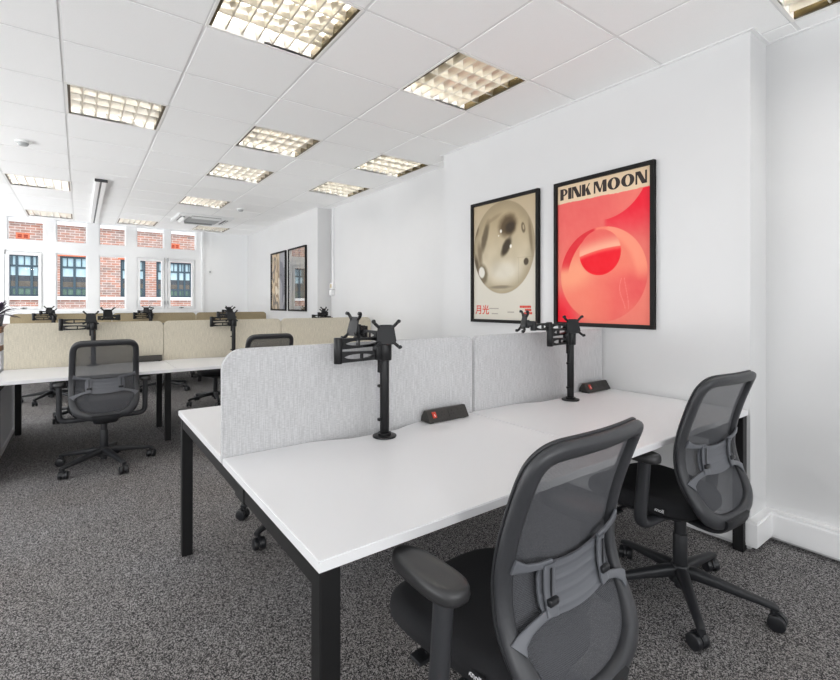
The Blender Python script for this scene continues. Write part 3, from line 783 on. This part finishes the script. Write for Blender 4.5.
def make_chair(label):
    r = thing('task_chair', label, 'office chair', group='black mesh task chairs')
    # star base
    bm = nb()
    cyl(bm, (0, 0, .115), .048, .075, n=28, r2=.036, bev=.006)
    for k in range(5):
        a = PI/2+2*PI*k/5; d = Vector((math.cos(a), math.sin(a), 0)); s = Vector((-d.y, d.x, 0)); u = Vector((0, 0, 1))
        pr = [(.02, .120, .026, .026), (.06, .122, .025, .024), (.14, .112, .021, .020), (.24, .098, .0175, .016), (.30, .090, .016, .0135), (.325, .086, .016, .0125), (.343, .080, .0135, .010)]
        sweep(bm, [d*q[0]+u*q[1] for q in pr], s, u, [q[2] for q in pr], [q[3] for q in pr], n=16, e=3.2)
        cyl(bm, (d.x*.325, d.y*.325, .072), .011, .03, n=12)
    base = obj('star_base', bm, 'plastic_dark', r, True); base.location.y = -.10
    for k in range(5):
        a = PI/2+2*PI*k/5; c = Vector((math.cos(a), math.sin(a), 0))*.325
        b = a+[.7, 2.0, -.9, 1.4, 2.6][k]
        bm = nb()
        for s in (-1, 1): cyl(bm, (s*.018, 0, .031), .031, .024, 'X', 24, bev=.006)
        t2 = bmesh.new(); pts = [(.0315*math.cos(q), .031+.036*math.sin(q)) for q in [PI*k2/8 for k2 in range(9)]]
        prism(t2, pts+[(-.02, .02), (.02, .02)], -.006, .006, 'YZ'); join(bm, t2)
        cyl(bm, (0, 0, .058), .010, .02, n=12)
        bmesh.ops.transform(bm, matrix=Matrix.Translation((c.x, c.y, 0)) @ Matrix.Rotation(b, 4, 'Z') @ Matrix.Translation((0, -.012, 0)), verts=bm.verts)
        obj('caster', bm, 'caster', base, True)
    bm = nb(); cyl(bm, (0, 0, .20), .029, .17, n=24, bev=.003); cyl(bm, (0, 0, .32), .024, .12, n=24); cyl(bm, (0, 0, .075), .022, .05, n=20); obj('gas_lift', bm, 'plastic_dark', r, True).location.y = -.10
    bm = nb(); box(bm, -.075, .075, -.13, .12, .352, .408, .015); obj('mechanism', bm, 'plastic_dark', r, True)
    bm = nb(); tube(bm, [(-.06, .06, .375), (-.15, .07, .372), (-.185, .075, .367)], .007, 8); box(bm, -.22, -.175, .055, .10, .357, .369, .004); obj('lever', bm, 'plastic_dark', r, True)
    bm = nb(); tube(bm, [(.06, -.02, .375), (.17, -.02, .372), (.235, -.02, .368)], .007, 8); cyl(bm, (.245, -.02, .368), .012, .04, 'X', 12, bev=.003); obj('lever', bm, 'plastic_dark', r, True)
    # seat cushion
    def outline(sc, dz, n=56):
        out = []
        for k in range(n):
            a = 2*PI*k/n
            x = .232*sc*sgp(math.cos(a), .52); y = .02+.245*sc*sgp(math.sin(a), .52)
            x *= 1-.20*sgp(max(0, min(1, (.08-y)/.28)), 1.2)
            fr = max(0, (y-.1)/.16)
            out.append(Vector((x, y, dz-.018*fr*fr+.010*(x/.25)**2)))
        return out
    bm = nb(); rings(bm, [outline(.86, .402), outline(.95, .404), outline(1, .418), outline(1.008, .438), outline(.995, .456), outline(.955, .470), outline(.87, .477), outline(.6, .476), outline(.25, .473)])
    seat = obj('seat', bm, 'seat', r, True, angle=60)
    bm = nb(); rings(bm, [outline(.70, .385), outline(.86, .39), outline(.93, .402)]); obj('seat_pan', bm, 'plastic_dark', r, True)
    # maker's tag on the left flank
    ty = -.125; sx = max(-p.x for p in outline(1.008, .438) if abs(p.y-ty) < .02); bm = nb(); box(bm, -sx-.0035, -sx+.004, ty-.025, ty+.025, .428, .449, .001); tg = obj('fabric_tag', bm, 'seat', seat)
    lab = text_mesh('lettering', 'knoll', .021, 'label_white', tg, (-sx-.0037, ty+.024, .4315), (PI/2, 0, -PI/2), .0004, .0004)
    # back frame
    pts = [BS(x, z) for x, z in OUT]; n = len(pts); A = []; B = []; wa = []; wb = []
    for i in range(n):
        t = (pts[(i+1) % n]-pts[i-1]).normalized(); N = BN(*OUT[i]); N = (N-t*N.dot(t)).normalized()
        A.append(N.cross(t).normalized()); B.append(N)
        low = max(0, min(1, (.60-OUT[i][1])/.14)); low = low*low*(3-2*low)
        wa.append(.021+.009*low); wb.append(.0135+.006*low)
    bm = nb(); sweep(bm, pts, A, B, wa, wb, closed=True, n=14, e=2.6); fr = obj('back_frame', bm, 'plastic', r, True, angle=70)
    ofs = [BS(x, z)-BN(x, z)*.014 for x, z in OUT]
    cx = Vector((0, 0, .72))
    bm = nb(); sweep(bm, [p+a_*(.012 if a_.dot(p-Vector((0, p.y, .72))) > 0 else -.012) for p, a_ in zip(ofs, A)], A, B, .009, .005, closed=True, n=8, e=2.4); obj('frame_lip', bm, 'plastic_dark', fr, True, angle=70)
    # mesh panel
    bm = nb(); zs = [.432+(TOP-.03-.432)*k/36 for k in range(37)]; rows = []
    for z in zs:
        w = max(.02, half_w(z)-.010)
        rows.append([bm.verts.new(BS(-w+2*w*j/20, z)-BN(-w+2*w*j/20, z)*.006) for j in range(21)])
    for a, b in zip(rows, rows[1:]):
        for j in range(20): bm.faces.new((a[j], a[j+1], b[j+1], b[j]))
    obj('mesh_panel', bm, 'mesh', r, True)
    # lumbar support: ribbed pad between two brackets, behind the mesh
    bm = nb(); NZ, NX = 28, 16; rows = []
    for i in range(NZ+1):
        z = .605+.115*i/NZ; rib = .003*max(0, math.cos(2*PI*(i/NZ*4+.5)))**8
        e_ = abs(2*i/NZ-1); w = .126*(1-.10*e_**4)
        rows.append([BS(-w+2*w*j/NX, z-.010*(1-(2*j/NX-1)**2))+BN(-w+2*w*j/NX, z)*(.012+rib) for j in range(NX+1)])
    rings_f = [[v for v in row]+[v-BN(v.x, v.z)*.005 for v in reversed(row)] for row in rows]
    rings(bm, rings_f); lum = obj('lumbar_pad', bm, 'lumbar', r, True, angle=50)
    for s in (-1, 1):
        bm = nb()
        def strip(path, wid, off=.016, th=.0035):
            p3 = [BS(s*x, z)+BN(s*x, z)*off for x, z in path]
            A_ = []; B_ = []
            for i in range(len(p3)):
                t = (p3[min(i+1, len(p3)-1)]-p3[max(i-1, 0)]).normalized(); N = BN(s*path[i][0], path[i][1]); N = (N-t*N.dot(t)).normalized()
                A_.append(N.cross(t)); B_.append(N)
            sweep(bm, p3, A_, B_, wid, th, n=12, e=5)
        strip([(.100, .722), (.100, .70), (.100, .66), (.100, .62), (.102, .605)], .017, .020)
        strip([(.09, .719), (.13, .722), (.165, .728), (.198, .740)], [.009, .008, .009, .016])
        strip([(.09, .614), (.13, .608), (.165, .597), (.192, .583), (.205, .570)], [.011, .009, .010, .014, .022])
        br = obj('lumbar_bracket', bm, 'lumbar', r, True, angle=50)
        p = BS(s*.100, .64)+BN(s*.100, .64)*.026
        bm = nb(); box(bm, p.x-.016, p.x+.016, p.y-.008, p.y+.006, .634, .650, .004); box(bm, p.x-.0022, p.x+.0022, p.y+.002, p.y+.004, .615, .712); obj('knob', bm, 'caster', br, True)
    # back bracket under the bowl
    bm = nb(); path = crom([(0, -.08, .382), (0, -.20, .372), (0, -.275, .380), (0, -.318, .412), (0, -.326, .445)], 5)
    A_ = [Vector((1, 0, 0))]*len(path); B_ = []
    for i in range(len(path)):
        t = (path[min(i+1, len(path)-1)]-path[max(i-1, 0)]).normalized(); B_.append(t.cross(Vector((1, 0, 0))))
    sweep(bm, path, A_, B_, [.055+.04*i/len(path) for i in range(len(path))], .012, n=14, e=3.5); obj('back_bracket', bm, 'plastic_dark', r, True, angle=60)
    # armrests
    for s in (-1, 1):
        bm = nb(); path = crom([(s*.07, -.08, .385), (s*.20, -.085, .383), (s*.262, -.088, .392), (s*.283, -.092, .43), (s*.284, -.10, .52), (s*.284, -.108, .62), (s*.284, -.11, .662)], 4)
        tube(bm, path, .019, 14, side=(0, 1, 0), r2=.025, e=2.5)
        ar = obj('armrest', bm, 'plastic', r, True, angle=60)
        bm = nb()
        def ol(sc, z, n=40):
            out = []
            for k in range(n):
                a = 2*PI*k/n; yy = sgp(math.sin(a), .62); xx = sgp(math.cos(a), .75)
                out.append(Vector((s*.284+.046*sc*xx*(1-.10*yy), -.055+.118*(1-(1-sc)*.35)*yy, z+.006*max(0, -yy)*0)))
            return out
        rings(bm, [ol(.72, .655), ol(.95, .659), ol(1, .668), ol(.98, .680), ol(.90, .688), ol(.72, .692), ol(.3, .691)])
        obj('arm_pad', bm, 'pad', ar, True, angle=60)
    return r
CG = 'black mesh task chairs'
ch = make_chair('black mesh task chair nearest the camera, cut off by the bottom edge')
ch.location = (.92, .90, 0); ch.rotation_euler.z = .03
[c for c in ch.children if c.name.startswith('star_base')][0].rotation_euler.z = -.374
for loc, rz, lab, sw in (
    ((2.125, 1.055, 0), -.07, 'black mesh task chair beside the right wall, star base on the carpet in view', -.244),
    ((.155, 4.57, 0), .02, 'black mesh task chair on the left, seen squarely from behind', -.30),
    ((1.43, 4.565, 0), .0, 'black task chair whose back top shows above the grey screen', 0),
    ((.07, 6.40, 0), PI+.1, 'black task chair behind the left mesh chair on the far side of the middle bench', .2),
    ((1.42, 6.36, 0), PI-.1, 'black task chair under the middle bench left of the grey screen edge', 0),
    ((-.30, 7.92, 0), .1, 'black task chair at the left of the window bench, only its star base showing', 0),
    ((1.05, 7.92, 0), -.1, 'black task chair at the window bench seen past the two middle bench legs', .3),
    ((1.05, 2.535, 0), PI+.12, 'black task chair behind the grey screen with one caster showing under the foreground bench', .1)):
    c = dup(ch, loc, rz, lab, CG)
    [q for q in c.children if q.name.startswith('star_base')][0].rotation_euler.z = sw

# ------------------------------------------------------------------ cabinet and plant at the left edge
t = thing('shelf_cabinet', 'white cabinet end with wooden shelves at the left edge of the photo', 'cabinet', (-.535, 4.5, 0))
bm = nb(); box(bm, -.42, 0, 0, 1.85, .05, .74, .003); obj('body', bm, 'cab_white', t)
bm = nb(); box(bm, -.40, .004, .0, 1.852, 0, .05, .002); obj('plinth', bm, 'trim', t)
bm = nb(); box(bm, -.42, -.01, .78, .80, .74, 1.04); box(bm, -.42, -.01, 1.80, 1.82, .74, 1.04); box(bm, -.42, -.40, .80, 1.80, .74, 1.06); box(bm, -.03, -.006, .79, 1.81, .74, 1.04); obj('upright', bm, 'cab_white', t)
for z in (.885, 1.04):
    bm = nb(); box(bm, -.44, .0, .76, 1.84, z, z+.045, .003); obj('shelf', bm, 'wood', t)
t = thing('potted_plant', 'dark leafy potted plant on the shelf cabinet at the left edge of the photo', 'plant', (-.615, 5.62, 1.0855))
bm = nb(); cyl(bm, (0, 0, .05), .05, .10, r2=.065, n=24, bev=.004); obj('pot', bm, 'pot', t, True)
bm = nb()
for k in range(80):
    a = random.uniform(0, 2*PI); el = random.uniform(.2, 1.35); ln = random.uniform(.11, .23)
    d = Vector((math.cos(a)*math.cos(el), math.sin(a)*math.cos(el), math.sin(el))); s = d.cross(Vector((0, 0, 1))).normalized(); o = Vector((d.x*.02, d.y*.02, .095))
    w = [.004, .016, .018, .003]
    pp = [o+d*ln*f-Vector((0, 0, .05*f*f*ln/.15)) for f in (0, .4, .7, 1)]
    sweep(bm, pp, s, s.cross(d), w, .0012, n=6)
obj('foliage', bm, 'leaf', t, True)

# ------------------------------------------------------------------ brick building across the street
K = 26/16
def zz(z): return (z-HC)*K+HC
bl = thing('brick_building', 'red brick office building across the street beyond the windows', 'building', (0, 26, 0))
wins = [(-2.45, -1.38, 1.63, 3.42), (-.70, .33, 1.63, 3.43), (1.56, 2.58, 1.63, 3.40), (3.04, 4.64, 1.63, 3.38)]
wh = list(wins)
wh += [(a-8.1, b-8.1, c, d) for a, b, c, d in wins]
bm = nb(); wall_holes(bm, -16, 14, -6, 4.8, wh, 0, .5); obj('wall', bm, 'brick', bl)
bm = nb(); box(bm, -16, 14, -.15, .5, 4.79, 4.95); obj('parapet', bm, 'band', bl)
bm = nb(); box(bm, -16, 14, .0, .5, 4.95, 5.3); obj('roof_edge', bm, 'bframe', bl)
bm = nb(); box(bm, -16, 14, -.12, .1, 1.48, 1.63); obj('sill_band', bm, 'band', bl)
bm = nb()
for a, b, c, d in wh: box(bm, a-.1, b+.1, -.01, .02, d, d+.12)
obj('brick_lintel', bm, 'vent', bl)
for n_, (a, b, c, d) in enumerate(wh):
    bm = nb(); w = b-a; h = d-c; cols = [0, .25, .75, 1] if (n_ % 4) in (0, 2) else ([0, .5, 1] if n_ % 4 == 1 else [0, .16, .36, .62, .81, 1])
    for f in cols: box(bm, a+f*(w-.09), a+f*(w-.09)+.09, .10, .2, c, d)
    for f in (0, .20, .74, 1): box(bm, a, b, .11, .19, c+f*(h-.08), c+f*(h-.08)+.08)
    for f in [(p+q)/2 for p, q in zip(cols, cols[1:])]:
        box(bm, a+f*w-.02, a+f*w+.02, .12, .18, c+.74*h, d); box(bm, a+f*w-.02, a+f*w+.02, .12, .18, c, c+.2*h)
    wn = obj('window', bm, 'bframe', bl)
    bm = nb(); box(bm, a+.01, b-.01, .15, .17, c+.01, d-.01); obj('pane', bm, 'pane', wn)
for (xa, xb, za, zb) in ((-2.18, -1.73, 4.09, 4.34), (3.66, 4.07, 4.07, 4.33)):
    bm = nb(); box(bm, xa, xb, -.02, .05, za, zb); v = obj('air_brick', bm, 'vent', bl)
    bm = nb(); m_ = (xa+xb)/2; w = (xb-xa)
    for s in (-1, 1):
        for q in (.3, .6): box(bm, m_+s*w*.22-w*.15, m_+s*w*.22+w*.15, -.03, .0, za+(zb-za)*q-.03, za+(zb-za)*q+.03)
    obj('vent_slots', bm, 'vent_dark', v)

# ------------------------------------------------------------------ light
w = bpy.data.worlds.new('sky'); bpy.context.scene.world = w; w.use_nodes = True
bg = w.node_tree.nodes['Background']; bg.inputs[0].default_value = (.93, .96, 1, 1); bg.inputs[1].default_value = 1.0
def sun(d, e, ang):
    l = bpy.data.lights.new('sun', 'SUN'); l.energy = e; l.angle = math.radians(ang); o = bpy.data.objects.new('sun', l); C.objects.link(o)
    o.rotation_euler = Vector(d).to_track_quat('-Z', 'Y').to_euler(); o.location = (0, -10, 15); return o
sun((.35, .75, -.75), 1.2, 3)
def area(name, loc, d, sx, sy, e, col=(1, 1, 1)):
    l = bpy.data.lights.new(name, 'AREA'); l.shape = 'RECTANGLE'; l.size = sx; l.size_y = sy; l.energy = e; l.color = col
    o = bpy.data.objects.new(name, l); C.objects.link(o); o.location = loc
    o.rotation_euler = Vector(d).to_track_quat('-Z', 'Y').to_euler(); return o
for y, e in ((-.9, 15), (1.3, 25), (3.7, 48), (6.1, 64), (8.5, 80)): area('window_daylight', (XL-.35, y, 1.1), (1, 0, 1), 2.0, 1.3, e, (.98, .99, 1))  # lamps added outside the unseen left openings, aimed up to brighten the ceiling
for x in (-1.6, 1.3): area('window_daylight', (x, YB-.4, .95), (0, 1, 1.1), 2.4, 1.2, 26, (.98, .99, 1))  # more added lamps behind the rear openings, also aimed upward
area('low_daylight', (-1.6, -5.0, 2.9), (.6, .8, -.1), .4, .4, 55, (1, .99, .97))  # small added lamp that throws the soft patch on the right wall

# ------------------------------------------------------------------ camera
cam = bpy.data.cameras.new('camera'); co = bpy.data.objects.new('camera', cam); C.objects.link(co)
co.location = (0, 0, HC); co.rotation_euler = (PI/2, 0, -.6346)
cam.sensor_fit = 'HORIZONTAL'; cam.sensor_width = 36; cam.lens = 462.4/840*36; cam.shift_y = -(340-304.2)/840; cam.clip_start = .05
sc = bpy.context.scene; sc.camera = co
sc.view_settings.view_transform = 'Standard'; sc.view_settings.look = 'None'; sc.view_settings.gamma = 1; sc.view_settings.use_curve_mapping = False
sc.view_settings.exposure = 0.57
sc.cycles.max_bounces = 10; sc.cycles.diffuse_bounces = 6; sc.cycles.transparent_max_bounces = 16; sc.cycles.use_denoising = True
sc.cycles.caustics_reflective = False; sc.cycles.caustics_refractive = False; sc.cycles.sample_clamp_indirect = 6
